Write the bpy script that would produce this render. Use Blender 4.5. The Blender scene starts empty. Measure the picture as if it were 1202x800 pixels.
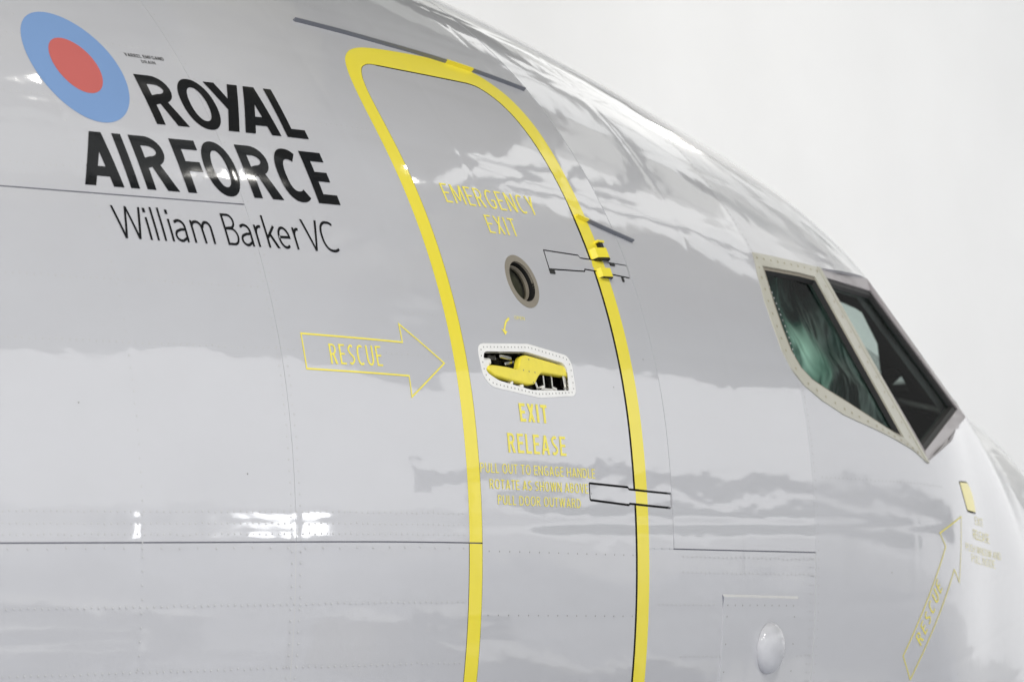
import bpy, math, random
import numpy as np
from mathutils import Matrix, Vector
from mathutils.geometry import delaunay_2d_cdt
random.seed(3); rng = np.random.default_rng(3)
SC = bpy.context.scene; COL = SC.collection
R = math.radians

# ------------------------------------------------------------------ camera
yaw, pit, rol = R(52.06011), R(6.71454), R(-5.86241)
F_ = Vector((math.sin(yaw)*math.cos(pit), math.cos(yaw)*math.cos(pit), math.sin(pit)))
R_ = Vector((math.cos(yaw), -math.sin(yaw), 0)); U_ = R_.cross(F_)
R2 = R_*math.cos(rol)+U_*math.sin(rol); U2 = U_*math.cos(rol)-R_*math.sin(rol)
cam = bpy.data.objects.new('camera', bpy.data.cameras.new('camera')); COL.objects.link(cam)
cam.matrix_world = Matrix(((R2.x, U2.x, -F_.x, -14.460539), (R2.y, U2.y, -F_.y, -9.238659), (R2.z, U2.z, -F_.z, -1.210708), (0, 0, 0, 1)))
cam.data.lens = 5912.984*36/1202; cam.data.sensor_width = 36; cam.data.clip_end = 500; cam.data.clip_start = .1
cam.data.dof.use_dof = True; cam.data.dof.focus_distance = 12.1; cam.data.dof.aperture_fstop = 6.3
SC.camera = cam

# ------------------------------------------------------------------ light
w = bpy.data.worlds.new('World'); SC.world = w; w.use_nodes = True
bg = w.node_tree.nodes['Background']; bg.inputs[0].default_value = (.985, .985, .99, 1); bg.inputs[1].default_value = .87
SC.view_settings.view_transform = 'Standard'; SC.view_settings.look = 'None'
SC.view_settings.exposure = 0.56; SC.view_settings.gamma = 1
SC.cycles.use_denoising = True
SC.cycles.max_bounces = 8; SC.cycles.transparent_max_bounces = 12
SC.cycles.sample_clamp_indirect = 6

# ------------------------------------------------------------------ fuselage surface
TK = np.array([0, .5, 1, 1.5, 2, 2.5, 3, 3.5, 4, 4.5, 5, 5.5, 6, 7, 12.])
WK = np.array([0.02, .6075, .7837, .9925, 1.2065, 1.4286, 1.5524, 1.6238, 1.6847, 1.7515, 1.8266, 1.8757, 1.88, 1.88, 1.88])
HK = np.array([-.75, .2787, .4707, .6908, .9274, 1.1451, 1.2958, 1.4447, 1.5745, 1.6695, 1.7221, 1.7679, 1.8193, 1.88, 1.88])
ZK = np.array([-.75, -.6, -.4, -.25, -.15, -.08, -.03, 0, 0, 0, 0, 0, 0, 0, 0])
DK = np.array([.03, .78, 1.12, 1.38, 1.6, 1.78, 1.92, 2.02, 2.08, 2.12, 2.13, 2.13, 2.13, 2.13, 2.13])
def mk_spline(k, v):
    n = len(k); h = np.diff(k); A = np.zeros((n, n)); b = np.zeros(n); A[0, 0] = A[-1, -1] = 1
    for i in range(1, n-1):
        A[i, i-1] = h[i-1]; A[i, i] = 2*(h[i-1]+h[i]); A[i, i+1] = h[i]
        b[i] = 6*((v[i+1]-v[i])/h[i]-(v[i]-v[i-1])/h[i-1])
    M = np.linalg.solve(A, b)
    def f(t):
        t = np.clip(t, k[0], k[-1]); i = np.clip(np.searchsorted(k, t)-1, 0, n-2)
        a = k[i+1]-t; c = t-k[i]; hh = h[i]
        return M[i]*a**3/(6*hh)+M[i+1]*c**3/(6*hh)+(v[i]/hh-M[i]*hh/6)*a+(v[i+1]/hh-M[i+1]*hh/6)*c
    return f
fw, fh, fz, fd = [mk_spline(TK, v) for v in (WK, HK, ZK, DK)]
SS = 1.8                                    # metres per radian used for the flat layout
def z2s(t, z):
    t = np.asarray(t, float); z = np.asarray(z, float); zc = fz(t)
    a = np.where(z > zc, fh(t)-zc, fd(t))
    return np.arcsin(np.clip((z-zc)/a, -1, 1))*SS
def raw(t, s):
    ph = s/SS; zc = fz(t); a = np.where(ph > 0, fh(t)-zc, fd(t))
    return np.stack([-t, -fw(t)*np.cos(ph), zc+a*np.sin(ph)], -1)
def surf(t, s, off=0.):
    """point and outward normal of the starboard skin at distance t behind the nose"""
    t = np.asarray(t, float); s = np.asarray(s, float); e = 1e-3
    P = raw(t, s)
    tt = np.clip(t, e*2, None)
    a = raw(tt+e, s)-raw(tt-e, s); b = raw(tt, s+e)-raw(tt, s-e)
    n = np.cross(a, b); n /= np.maximum(np.linalg.norm(n, axis=-1, keepdims=True), 1e-12)
    n = np.where((n*[[0, -1, 0]] if n.ndim == 2 else n*[0, -1, 0]).sum(-1, keepdims=True)+1e-9 < 0, -n, n)
    return P+n*np.asarray(off)[..., None] if np.ndim(off) else P+n*off, n
def S(t, z, off=0.):
    return surf(np.asarray(t, float), z2s(t, z), off)
def S1(t, z, off=0.):
    P, n = surf(np.array([t]), z2s(np.array([t]), np.array([z])), off); return P[0], n[0]

# ------------------------------------------------------------------ materials
def nodes(name):
    m = bpy.data.materials.new(name); m.use_nodes = True; nt = m.node_tree
    return m, nt, nt.nodes['Principled BSDF']
def mth(nt, op, a, b=None, c=None):
    n = nt.nodes.new('ShaderNodeMath'); n.operation = op
    for i, v in enumerate((a, b, c)):
        if v is None: continue
        if isinstance(v, (int, float)): n.inputs[i].default_value = v
        else: nt.links.new(v, n.inputs[i])
    return n.outputs[0]
def noise(nt, vec, scale, detail=2, rough=.5):
    n = nt.nodes.new('ShaderNodeTexNoise'); n.inputs['Scale'].default_value = scale
    n.inputs['Detail'].default_value = detail; n.inputs['Roughness'].default_value = rough
    if vec is not None: nt.links.new(vec, n.inputs['Vector'])
    return n.outputs['Fac']
def skin_group(dx=0.):
    """height in metres of the unevenness of a riveted aluminium skin"""
    g = bpy.data.node_groups.new('skin_waviness', 'ShaderNodeTree')
    g.interface.new_socket('Normal', in_out='OUTPUT', socket_type='NodeSocketVector')
    g.interface.new_socket('Dirt', in_out='OUTPUT', socket_type='NodeSocketFloat')
    o = g.nodes.new('NodeGroupOutput'); tc = g.nodes.new('ShaderNodeTexCoord')
    sp = g.nodes.new('ShaderNodeSeparateXYZ'); g.links.new(tc.outputs['Object'], sp.inputs[0])
    x, y, z = sp.outputs
    mp = g.nodes.new('ShaderNodeMapping'); mp.inputs['Scale'].default_value = (.8, .5, 1.5); mp.inputs['Location'].default_value = (dx, dx*.7, 0); g.links.new(tc.outputs['Object'], mp.inputs[0])
    n1 = noise(g, mp.outputs[0], 1.7, 1.5, .45); n2 = noise(g, mp.outputs[0], 6.5, 2, .5)
    n3 = noise(g, tc.outputs['Object'], 420, 1)
    ny = mth(g, 'MULTIPLY', y, -1); ph = mth(g, 'ARCTAN2', z, ny); s = mth(g, 'MULTIPLY', ph, 1.85)
    def ridge(v, pitch, off, wid):
        d = mth(g, 'PINGPONG', mth(g, 'ADD', v, off), pitch/2)
        q = mth(g, 'DIVIDE', d, wid); return mth(g, 'POWER', 2.718, mth(g, 'MULTIPLY', mth(g, 'MULTIPLY', q, q), -1))
    st = ridge(s, .245, .24, .02); fr = ridge(x, .508, 5.863, .018)
    h = mth(g, 'MULTIPLY', n1, .0075)
    h = mth(g, 'ADD', h, mth(g, 'MULTIPLY', n2, .0012))
    h = mth(g, 'ADD', h, mth(g, 'MULTIPLY', mth(g, 'ADD', st, mth(g, 'MULTIPLY', fr, .55)), mth(g, 'MULTIPLY', n2, -.0008)))
    h = mth(g, 'ADD', h, mth(g, 'MULTIPLY', n3, .0000035))
    b = g.nodes.new('ShaderNodeBump'); b.inputs['Strength'].default_value = 1; b.inputs['Distance'].default_value = 1
    g.links.new(h, b.inputs['Height']); g.links.new(b.outputs[0], o.inputs[0])
    d = noise(g, mp.outputs[0], 3.1, 5, .6); g.links.new(d, o.inputs[1])
    return g
SKG = skin_group(); SKG2 = skin_group(7.3); SKG3 = skin_group(3.1)
def paint(name, c, rough=.3, coat=.55, dirt=.05, coatr=.035, grp=None):
    m, nt, p = nodes(name); g = nt.nodes.new('ShaderNodeGroup'); g.node_tree = grp or SKG
    nt.links.new(g.outputs['Normal'], p.inputs['Normal']); nt.links.new(g.outputs['Normal'], p.inputs['Coat Normal'])
    mx = nt.nodes.new('ShaderNodeMix'); mx.data_type = 'RGBA'
    mx.inputs['A'].default_value = (*[v*(1-dirt) for v in c], 1); mx.inputs['B'].default_value = (*[min(1, v*(1+dirt)) for v in c], 1)
    nt.links.new(g.outputs['Dirt'], mx.inputs['Factor']); nt.links.new(mx.outputs['Result'], p.inputs['Base Color'])
    p.inputs['Roughness'].default_value = rough; p.inputs['Coat Weight'].default_value = coat
    p.inputs['Coat Roughness'].default_value = coatr; p.inputs['Coat IOR'].default_value = 1.68
    p.inputs['Specular IOR Level'].default_value = .4
    return m
def plain(name, c, rough=.5, metal=0., bump=0., scale=40, spec=.5, var=.1):
    m, nt, p = nodes(name); tc = nt.nodes.new('ShaderNodeTexCoord')
    f = noise(nt, tc.outputs['Object'], scale, 4)
    mx = nt.nodes.new('ShaderNodeMix'); mx.data_type = 'RGBA'
    mx.inputs['A'].default_value = (*[v*(1-var) for v in c], 1); mx.inputs['B'].default_value = (*[min(1, v*(1+var)) for v in c], 1)
    nt.links.new(f, mx.inputs['Factor']); nt.links.new(mx.outputs['Result'], p.inputs['Base Color'])
    p.inputs['Roughness'].default_value = rough; p.inputs['Metallic'].default_value = metal; p.inputs['Specular IOR Level'].default_value = spec
    if bump:
        b = nt.nodes.new('ShaderNodeBump'); b.inputs['Distance'].default_value = bump; nt.links.new(f, b.inputs['Height']); nt.links.new(b.outputs[0], p.inputs['Normal'])
    return m
GREY = (.555, .563, .600)
M = dict(
    skin=paint('grey_gloss_paint', GREY, .35, 1., .05, .04),
    skin_door=paint('grey_gloss_paint_door', GREY, .35, 1., .05, .04, SKG2), skin_nose=paint('grey_satin_paint_nose', GREY, .4, .65, .05, .075, SKG3), skin_fwd=paint('grey_gloss_paint_forward', GREY, .35, 1., .035, .045, SKG3),
    rivet=plain('grey_painted_rivet', (.56, .565, .58), .12),
    yellow=paint('yellow_paint', (.90, .77, .05), .35, .35),
    yellow_thin=paint('yellow_stencil_paint', (.94, .83, .12), .45, .1),
    black=paint('black_lettering_vinyl', (.012, .013, .015), .06, 0, .1),
    small=paint('dark_stencil_paint', (.05, .05, .05), .4, .1),
    blue=paint('pale_blue_vinyl', (.19, .32, .58), .5, 0),
    red=paint('pale_red_vinyl', (.54, .13, .12), .5, 0),
    white=plain('white_painted_metal', (.9, .9, .89), .35),
    fast=plain('fastener_grey', (.25, .25, .24), .4, .3),
    fasty=plain('fastener_bronze', (.34, .30, .17), .45, .3),
    seal=plain('grey_sealant', (.20, .205, .25), .5),
    seal2=plain('pale_sealant', (.55, .55, .54), .4),
    dark=plain('black_rubber_seal', (.008, .008, .008), .6),
    lining=plain('dark_cockpit_lining', (.006, .008, .008), .8, spec=.2),
    rail=plain('shade_toned_drip_rail', (.16, .17, .20), .35),  # dark tone puts the shaded underside into the rail colour
    frame=paint('cream_window_frame_paint', (.51, .50, .43), .45, .2),
    frame2=paint('mauve_grey_bare_frame', (.36, .33, .34), .4, .2),
    ring=plain('brown_grey_metal_ring', (.30, .27, .22), .5, .3),
    steel=plain('polished_steel', (.55, .54, .50), .18, 1., .0004, 60),
    darkmetal=plain('dark_oily_metal', (.05, .048, .042), .22, .8, .002, 45),
    handle=plain('yellow_handle_enamel', (.88, .75, .06), .3),
    seat=plain('black_seat_fabric', (.02, .023, .025), .8),
)
def glass(name, tint, gl=.9):
    m = bpy.data.materials.new(name); m.use_nodes = True; nt = m.node_tree; nt.nodes.clear()
    o = nt.nodes.new('ShaderNodeOutputMaterial'); t = nt.nodes.new('ShaderNodeBsdfTransparent'); t.inputs[0].default_value = (*tint, 1)
    g = nt.nodes.new('ShaderNodeBsdfGlossy'); g.inputs['Roughness'].default_value = .01; g.inputs[0].default_value = (gl, gl, gl, 1)
    lw = nt.nodes.new('ShaderNodeLayerWeight'); lw.inputs[0].default_value = .5
    f = nt.nodes.new('ShaderNodeMath'); f.operation = 'MULTIPLY_ADD'; pw = nt.nodes.new('ShaderNodeMath'); pw.operation = 'POWER'; pw.inputs[1].default_value = 5
    nt.links.new(lw.outputs['Facing'], pw.inputs[0]); nt.links.new(pw.outputs[0], f.inputs[0]); f.inputs[1].default_value = .9; f.inputs[2].default_value = .04; x = nt.nodes.new('ShaderNodeMixShader')
    nt.links.new(f.outputs[0], x.inputs[0]); nt.links.new(t.outputs[0], x.inputs[1]); nt.links.new(g.outputs[0], x.inputs[2]); nt.links.new(x.outputs[0], o.inputs[0])
    return m
M['pane'] = glass('green_tinted_glass', (.80, .93, .88), .05); M['clear'] = glass('clear_glass', (.93, .96, .95), .5)
M['pane3'] = glass('green_glass', (.72, .88, .82), .12)
M['porthole'] = glass('smoked_glass', (.55, .55, .5), .6)
def emit(name, c, s):
    m = bpy.data.materials.new(name); m.use_nodes = True; nt = m.node_tree; nt.nodes.clear()
    o = nt.nodes.new('ShaderNodeOutputMaterial'); e = nt.nodes.new('ShaderNodeEmission'); e.inputs[0].default_value = (*c, 1); e.inputs[1].default_value = s
    nt.links.new(e.outputs[0], o.inputs[0]); return m

# ------------------------------------------------------------------ object helpers
BASE = Vector((-5, 0, -3.5))
root = bpy.data.objects.new('patrol_aircraft', None); COL.objects.link(root); root.location = BASE
root['label'] = 'glossy pale grey air force jet with yellow outlined emergency exit door and cockpit windows'
root['category'] = 'aircraft'
def pane(name, V, nn, mat, parent):
    V = np.array(V); q = np.cross(V[5]-V[0], V[10]-V[0]); f = tuple(range(len(V)))
    if q @ np.array(nn) < 0: f = f[::-1]
    return link(name, mesh(name, V, [f], mat, smooth=False), parent)
def link(name, me, parent=root, label=None, kind=None):
    o = bpy.data.objects.new(name, me); COL.objects.link(o)
    if parent is not None:
        o.parent = parent
        o.location = -BASE if parent is root else Vector((0, 0, 0))
    if label: o['label'] = label
    if kind: o['kind'] = kind
    return o
def mesh(name, V, Fc, mat, N=None, smooth=True):
    me = bpy.data.meshes.new(name); me.from_pydata([tuple(v) for v in V], [], [tuple(int(i) for i in f) for f in Fc])
    me.materials.append(mat); me.validate(); me.update()
    if smooth:
        me.polygons.foreach_set('use_smooth', [True]*len(me.polygons))
    if N is not None and len(N) == len(me.vertices): me.normals_split_custom_set_from_vertices([tuple(n) for n in N])
    return me
def inpoly(P, poly):
    x, y = P[:, 0], P[:, 1]; c = np.zeros(len(P), bool); n = len(poly); j = n-1
    for i in range(n):
        xi, yi = poly[i]; xj, yj = poly[j]
        if yi != yj:
            c ^= ((yi > y) != (yj > y)) & (x < (xj-xi)*(y-yi)/(yj-yi)+xi)
        j = i
    return c
def resample(pts, step, closed=True):
    out = []; n = len(pts)
    for i in range(n if closed else n-1):
        a = np.array(pts[i]); b = np.array(pts[(i+1) % n]); k = max(1, int(np.linalg.norm(b-a)/step+.5))
        for q in range(k): out.append(tuple(a+(b-a)*q/k))
    if not closed: out.append(tuple(pts[-1]))
    return out
def even(pts, step):
    P = np.array(list(pts)+[pts[0]], float); L = np.r_[0, np.cumsum(np.linalg.norm(np.diff(P, axis=0), axis=1))]; n = int(L[-1]/step); u = np.arange(n)*L[-1]/n
    return list(zip(np.interp(u, L, P[:, 0]), np.interp(u, L, P[:, 1])))
def smooth_poly(pts, n=5, closed=True):
    P = [np.array(p, float) for p in pts]; m = len(P); out = []
    for i in range(m if closed else m-1):
        p0 = P[(i-1) % m] if closed or i > 0 else P[i]; p1 = P[i]; p2 = P[(i+1) % m]; p3 = P[(i+2) % m] if closed or i < m-2 else P[i+1]
        for q in range(n):
            u = q/n; out.append(tuple(.5*(2*p1+(p2-p0)*u+(2*p0-5*p1+4*p2-p3)*u*u+(3*p1-p0-3*p2+p3)*u**3)))
    if not closed: out.append(tuple(P[-1]))
    return out
def rounded(pts, r, n=4):
    """polygon corners rounded with radius r (list or number)"""
    out = []; m = len(pts)
    for i in range(m):
        p = np.array(pts[i], float); a = np.array(pts[i-1], float); b = np.array(pts[(i+1) % m], float)
        rr = r[i] if isinstance(r, (list, tuple)) else r
        if rr <= 0: out.append(tuple(p)); continue
        da = a-p; db = b-p; la = np.linalg.norm(da); lb = np.linalg.norm(db); d = min(rr, la*.45, lb*.45)
        A = p+da/la*d; B = p+db/lb*d
        for q in range(n+1):
            u = q/n; out.append(tuple((1-u)**2*A+2*u*(1-u)*p+u*u*B))
    return out
def inset(poly, d):
    P = np.array(poly, float); m = len(P)
    area = .5*np.sum(P[:, 0]*np.roll(P[:, 1], -1)-np.roll(P[:, 0], -1)*P[:, 1]); sg = 1 if area > 0 else -1
    dd = np.broadcast_to(np.asarray(d, float), (m,)); out = []
    for i in range(m):
        e1 = P[i]-P[i-1]; e2 = P[(i+1) % m]-P[i]
        e1 /= max(np.linalg.norm(e1), 1e-9); e2 /= max(np.linalg.norm(e2), 1e-9)
        n1 = np.array([-e1[1], e1[0]])*sg; n2 = np.array([-e2[1], e2[0]])*sg; b = n1+n2
        b /= max(np.linalg.norm(b), 1e-6); k = max(.4, b@n1); out.append(tuple(P[i]+b*dd[i]/k))
    return out
def cdt(loops, pts, opens=()):
    V = []; E = []
    for lp in loops:
        k = len(V); V += lp; E += [(k+i, k+(i+1) % len(lp)) for i in range(len(lp))]
    for lp in opens:
        k = len(V); V += lp; E += [(k+i, k+i+1) for i in range(len(lp)-1)]
    V += list(pts)
    v, e, f, *_ = delaunay_2d_cdt([Vector((float(a), float(b))) for a, b in V], E, [], 0, 1e-7)
    return np.array([(a.x, a.y) for a in v]), np.array([tuple(q) for q in f if len(q) == 3])
def tz(pts):                                # (t, z) list -> flat (t, s) list
    P = np.array(pts, float); return [(a, b) for a, b in zip(P[:, 0], z2s(P[:, 0], P[:, 1]))]
def sheet(name, V2, T, off, mat, parent=root, skirt=0., label=None, kind=None, skirtmat=None):
    """triangles of the flat layout lifted onto the skin, with a turned-in edge"""
    used, inv = np.unique(T, return_inverse=True); T = inv.reshape(T.shape); q = V2[used]
    P, N = surf(q[:, 0], q[:, 1], off)
    a, b, c = P[T[:, 0]], P[T[:, 1]], P[T[:, 2]]; g = np.cross(b-a, c-a); fl = (g*N[T[:, 0]]).sum(1) < 0
    T = np.where(fl[:, None], T[:, ::-1], T)
    V = P; Fc = [tuple(t) for t in T]; NN = N
    if skirt:
        ed = {}
        for t in T:
            for i in range(3):
                k = (t[i], t[(i+1) % 3])
                if (k[1], k[0]) in ed: del ed[(k[1], k[0])]
                else: ed[k] = 1
        bv = sorted({i for k in ed for i in k}); top = {i: len(P)+j for j, i in enumerate(bv)}
        low = {i: len(P)+len(bv)+j for j, i in enumerate(bv)}
        nn = {i: np.zeros(3) for i in bv}
        for i, j in ed:
            sd = np.cross(P[j]-P[i], N[i]); sd /= max(np.linalg.norm(sd), 1e-9); nn[i] += sd; nn[j] += sd
        V = np.vstack([P, P[bv], P[bv]-N[bv]*skirt])
        sn = np.array([nn[i]/max(np.linalg.norm(nn[i]), 1e-9) for i in bv]); NN = np.vstack([N, sn, sn])
        Fc += [(top[j], top[i], low[i], low[j]) for i, j in ed]
    o = link(name, mesh(name, V, Fc, mat, NN), parent, label, kind)
    if skirt and skirtmat is not None:
        o.data.materials.append(skirtmat)
        for pgn in o.data.polygons:
            if len(pgn.vertices) == 4: pgn.material_index = 1
    return o
def decal(name, shapes, off, mat, parent=root, label=None, grid=.03):
    """shapes: list of loop lists in flat coordinates; each shape filled even-odd, shapes united"""
    loops = [resample(l, .012) for sh in shapes for l in sh]
    A = np.array([p for l in loops for p in l]); lo, hi = A.min(0), A.max(0)
    gx, gy = np.meshgrid(np.arange(lo[0]+grid/2, hi[0], grid), np.arange(lo[1]+grid/2, hi[1], grid))
    V2, T = cdt(loops, np.c_[gx.ravel(), gy.ravel()]); c = V2[T].mean(1); keep = np.zeros(len(T), bool)
    for sh in shapes:
        k = np.zeros(len(T), bool)
        for l in sh: k ^= inpoly(c, l)
        keep |= k
    return sheet(name, V2, T[keep], off, mat, parent, 0, label)

# ------------------------------------------------------------------ outlines on the skin (distance behind nose, height)
glazing = [(3.435, .544), (3.232, .539), (3.024, .534), (2.76, .545), (2.508, .553), (2.44, .80), (2.36, 1.0)]
zt = float(fh(2.35)); zb = float(fh(.98))
glaz = tz(glazing)+[(2.35, math.pi/2*SS+.02), (.98, math.pi/2*SS+.02)]+tz([(1.08, .42), (1.45, .30), (1.66, .245), (2.02, .155), (2.36, .068), (2.701, -.018), (2.771, .007), (2.971, .049), (3.222, .094), (3.34, .13), (3.425, .168), (3.47, .203), (3.497, .25), (3.503, .30), (3.503, .383)])
opening = tz(smooth_poly([(5.150, .2), (5.150, .60), (5.150, .74), (5.144, .82), (5.128, .875), (5.10, .912), (5.066, .930), (5.02, .937), (4.90, .937), (4.70, .937), (4.595, .937), (4.548, .936), (4.508, .929), (4.461, .904), (4.425, .863), (4.404, .803), (4.395, .72), (4.393, .55), (4.396, .1), (4.396, -.5), (4.396, -1.05), (4.42, -1.13), (4.50, -1.16), (4.75, -1.165), (5.04, -1.16), (5.12, -1.13), (5.150, -1.05), (5.150, -.5)], 4))
bandout = tz(smooth_poly([(5.206, .2), (5.208, .60), (5.207, .74), (5.199, .82), (5.180, .885), (5.15, .932), (5.11, .960), (5.06, .978), (4.99, .989), (4.87, .995), (4.70, .998), (4.58, .996), (4.50, .985), (4.43, .962), (4.37, .918), (4.338, .855), (4.328, .77), (4.332, .60), (4.336, .1), (4.337, -.5), (4.337, -1.08), (4.37, -1.18), (4.47, -1.225), (4.75, -1.23), (5.08, -1.225), (5.18, -1.18), (5.206, -1.08), (5.206, -.5)], 4))
ins = [.0015 if p[0] > 5.0 else (.009 if p[0] < 4.5 and p[1] < .62 else .004) for p in opening]
doorin = inset(opening, ins)
bez_o = tz(rounded([(5.092, .199), (4.849, .210), (4.664, .190), (4.646, .170), (4.649, .089), (4.836, .076), (5.056, .094), (5.088, .118)], [.03, .01, .02, .02, .022, .015, .02, .03]))
bez_i = tz(rounded([(5.072, .180), (4.861, .189), (4.690, .170), (4.676, .155), (4.684, .101), (4.868, .094), (5.020, .111), (5.074, .130)], [.02, .01, .012, .012, .006, .01, .015, .02]))
pc = tz([(4.795, .372)])[0]
def circ(c, r, n=40): return [(c[0]+r*math.cos(2*math.pi*i/n), c[1]+r*math.sin(2*math.pi*i/n)) for i in range(n)]
port_o = circ(pc, .0735, 48); port_i = circ(pc, .0555, 48)
uh = tz([(4.632, .467), (4.455, .4655), (4.45, .459), (4.212, .4545), (4.216, .4165), (4.402, .4245), (4.445, .4255), (4.449, .4195), (4.636, .413)])
uh = rounded(uh, .002, 2)
lh = rounded(tz([(4.631, -.1235), (4.432, -.1285), (4.428, -.1335), (4.212, -.1395), (4.214, -.1815), (4.428, -.1750), (4.432, -.1785), (4.631, -.1705)]), [.006, .002, .002, .006, .006, .002, .002, .006], 3)
uhi = inset(uh, .0040); lhi = inset(lh, .0048)
flap = rounded(tz([(2.385, -.052), (2.238, -.044), (2.170, -.072), (2.148, -.134), (2.312, -.137)]), [.01, .03, .03, .015, .02], 3); flapi = inset(flap, .006)
stat = tz([(3.951, -.400), (3.551, -.4035), (3.55, -.82), (3.951, -.815)])
TEND = 9.2
LTOP = math.pi/2*SS; LBOT = -math.pi/2*SS
def vline(t, za, zb_): return [tuple(p) for p in resample([(t, za), (t, zb_)], .04, False)]
sA = -.2815; sB = .499
def zline(z, t0, t1): return tz([(t, z) for t in np.arange(t0, t1+.001, .04)])
G = .0016
seams = []
for dz in (-G, G):
    seams += [zline(sA+dz, 5.14, TEND), zline(sA+dz, 3.43, 4.40), zline(sB+dz, 5.85, TEND)]
for dt in (-.0008, .0008):
    seams += [vline(5.863+dt, LBOT, LTOP), vline(3.45+dt, LBOT, LTOP), vline(4.21+dt, float(z2s(4.21, sA-.01)), LTOP)]
bnd = resample([(.05, LBOT), (TEND, LBOT), (TEND, LTOP), (.05, LTOP)], .06)
loops = [bnd, resample(glaz, .03), resample(opening, .03), resample(bandout, .03), resample(doorin, .03), bez_o, bez_i, port_o, port_i, uh, uhi, lh, lhi, flap, flapi, resample(stat, .03)]
gt, gs = np.meshgrid(np.r_[np.arange(.08, 1.0, .03), np.arange(1.0, 7.3, .05), np.arange(7.35, TEND, .1)], np.linspace(LBOT+.03, LTOP-.03, 100))
V2, T = cdt(loops, np.c_[gt.ravel(), gs.ravel()], seams)
c = V2[T].mean(1); t_, s_ = c[:, 0], c[:, 1]
zc_ = surf(t_, s_)[0][:, 2]
lab = np.array(['']*len(T), dtype=object)
def near(v, a, g): return np.abs(v-a) < g
lab[:] = 'x'
lo = zc_ < sA; hi = zc_ > sB
lab[(t_ > 5.863) & hi] = 'upper_aft'; lab[(t_ > 5.863) & ~hi & ~lo] = 'mid_aft'; lab[(t_ > 5.863) & lo] = 'low_aft'
lab[(t_ < 5.863) & (t_ > 4.21) & ~lo] = 'door_surround'; lab[(t_ < 5.863) & (t_ > 3.45) & lo] = 'low_fwd'
lab[(t_ < 4.21) & (t_ > 3.45) & ~lo] = 'hinge_side'; lab[t_ < 3.45] = 'nose'
lab[inpoly(c, stat)] = 'static_panel'
inband = inpoly(c, bandout)
grA = near(zc_, sA, G) & ((t_ > 5.1) | ((t_ < 4.2108) & (t_ > 3.449)))
grB = near(zc_, sB, G) & (t_ > 5.8622)
gv = (near(t_, 5.863, .0008) | near(t_, 3.45, .0008) | (near(t_, 4.21, .0008) & ~lo))
lab[inband] = 'band'
lab[grA | grB] = 'groove'; lab[gv & (lab != 'groove')] = 'butt'
fi = inpoly(c, flapi); lab[inpoly(c, flap) & ~fi] = 'gap'; lab[fi] = 'flap'
lab[inpoly(c, opening)] = 'gap'; lab[inpoly(c, doorin)] = 'door'
for o_, i_, nm in ((uh, uhi, 'uh'), (lh, lhi, 'lh')):
    a = inpoly(c, i_); lab[inpoly(c, o_) & ~a] = 'gap'
    bd = (t_ < 4.396) & inband
    lab[a] = nm; lab[a & bd] = nm+'_band'
lab[inpoly(c, bez_o)] = 'bezel'; lab[inpoly(c, bez_i)] = 'none'
lab[inpoly(c, port_o)] = 'port'; lab[inpoly(c, port_i)] = 'none'
lab[inpoly(c, glaz)] = 'none'
def sh(name, key, off, mat, **k): return sheet(name, V2, T[lab == key], off, mat, **k)
sh('skin_panel', 'upper_aft', .0004, M['skin'], skirt=.006, label='upper rear skin panel behind the roundel')
sh('skin_panel', 'mid_aft', 0, M['skin'], skirt=.006, label='middle rear skin panel under the long lap joint')
sh('skin_panel', 'low_aft', -.0012, M['skin'], skirt=.006, label='lower rear skin panel')
sh('skin_panel', 'door_surround', 0, M['skin'], skirt=.012, label='skin panel around the exit door')
sh('skin_panel', 'low_fwd', -.0012, M['skin_fwd'], skirt=.010, label='lower skin panel under the hinge side panel')
sh('skin_panel', 'hinge_side', .0006, M['skin_fwd'], skirt=.010, label='riveted doubler panel ahead of the door hinges')
nose = sh('nose_skin', 'nose', 0, M['skin_nose'], skirt=.010)
statp = sh('access_panel', 'static_panel', .0012, M['skin_fwd'], skirt=.010, label='raised rectangular plate with a small dome')
sh('door_outline_stripe', 'band', .0002, M['yellow'], skirt=.012, skirtmat=M['dark'], label='yellow stripe painted round the exit door')
for cnd in (zc_ > 0, (zc_ < 0) & (t_ > 5), (zc_ < 0) & (t_ < 5)): sheet('lap_sealant', V2, T[(lab == 'groove') & cnd], -.0035, M['seal'])
for tb in (5.863, 3.45, 4.21): sheet('butt_sealant', V2, T[(lab == 'butt') & near(t_, tb, .01)], -.0012, M['seal2'])
isf = t_ < 3
sheet('door_seal', V2, T[(lab == 'gap') & ~isf], -.011, M['dark']); sheet('flap_seal', V2, T[(lab == 'gap') & isf], -.011, M['dark'])
door = sh('exit_door', 'door', 0, M['skin_door'], skirt=.011, skirtmat=M['dark'], label='grey emergency exit door')
uhp = sh('hinge_cover', 'uh', .0002, M['skin'], parent=door, skirt=.011, skirtmat=M['dark'], label='upper hinge cover')
sh('hinge_cover_stripe', 'uh_band', .0003, M['yellow'], parent=door, skirt=.011, skirtmat=M['dark'])
sh('hinge_cover', 'lh', .0002, M['skin'], parent=door, skirt=.011, skirtmat=M['dark'], label='lower hinge cover')
sh('hinge_cover_stripe', 'lh_band', .0003, M['yellow'], parent=door, skirt=.011, skirtmat=M['dark'])
bez = sh('handle_bezel', 'bezel', .0012, M['white'], parent=door, skirt=.014, label='white riveted surround of the door handle')
prt = sh('porthole', 'port', .0010, M['ring'], parent=door, skirt=.006, label='round brown metal window ring')
flp = sh('release_flap', 'flap', .001, M['yellow'], skirt=.010, skirtmat=M['dark'], label='yellow window release flap under the cockpit')

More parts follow.
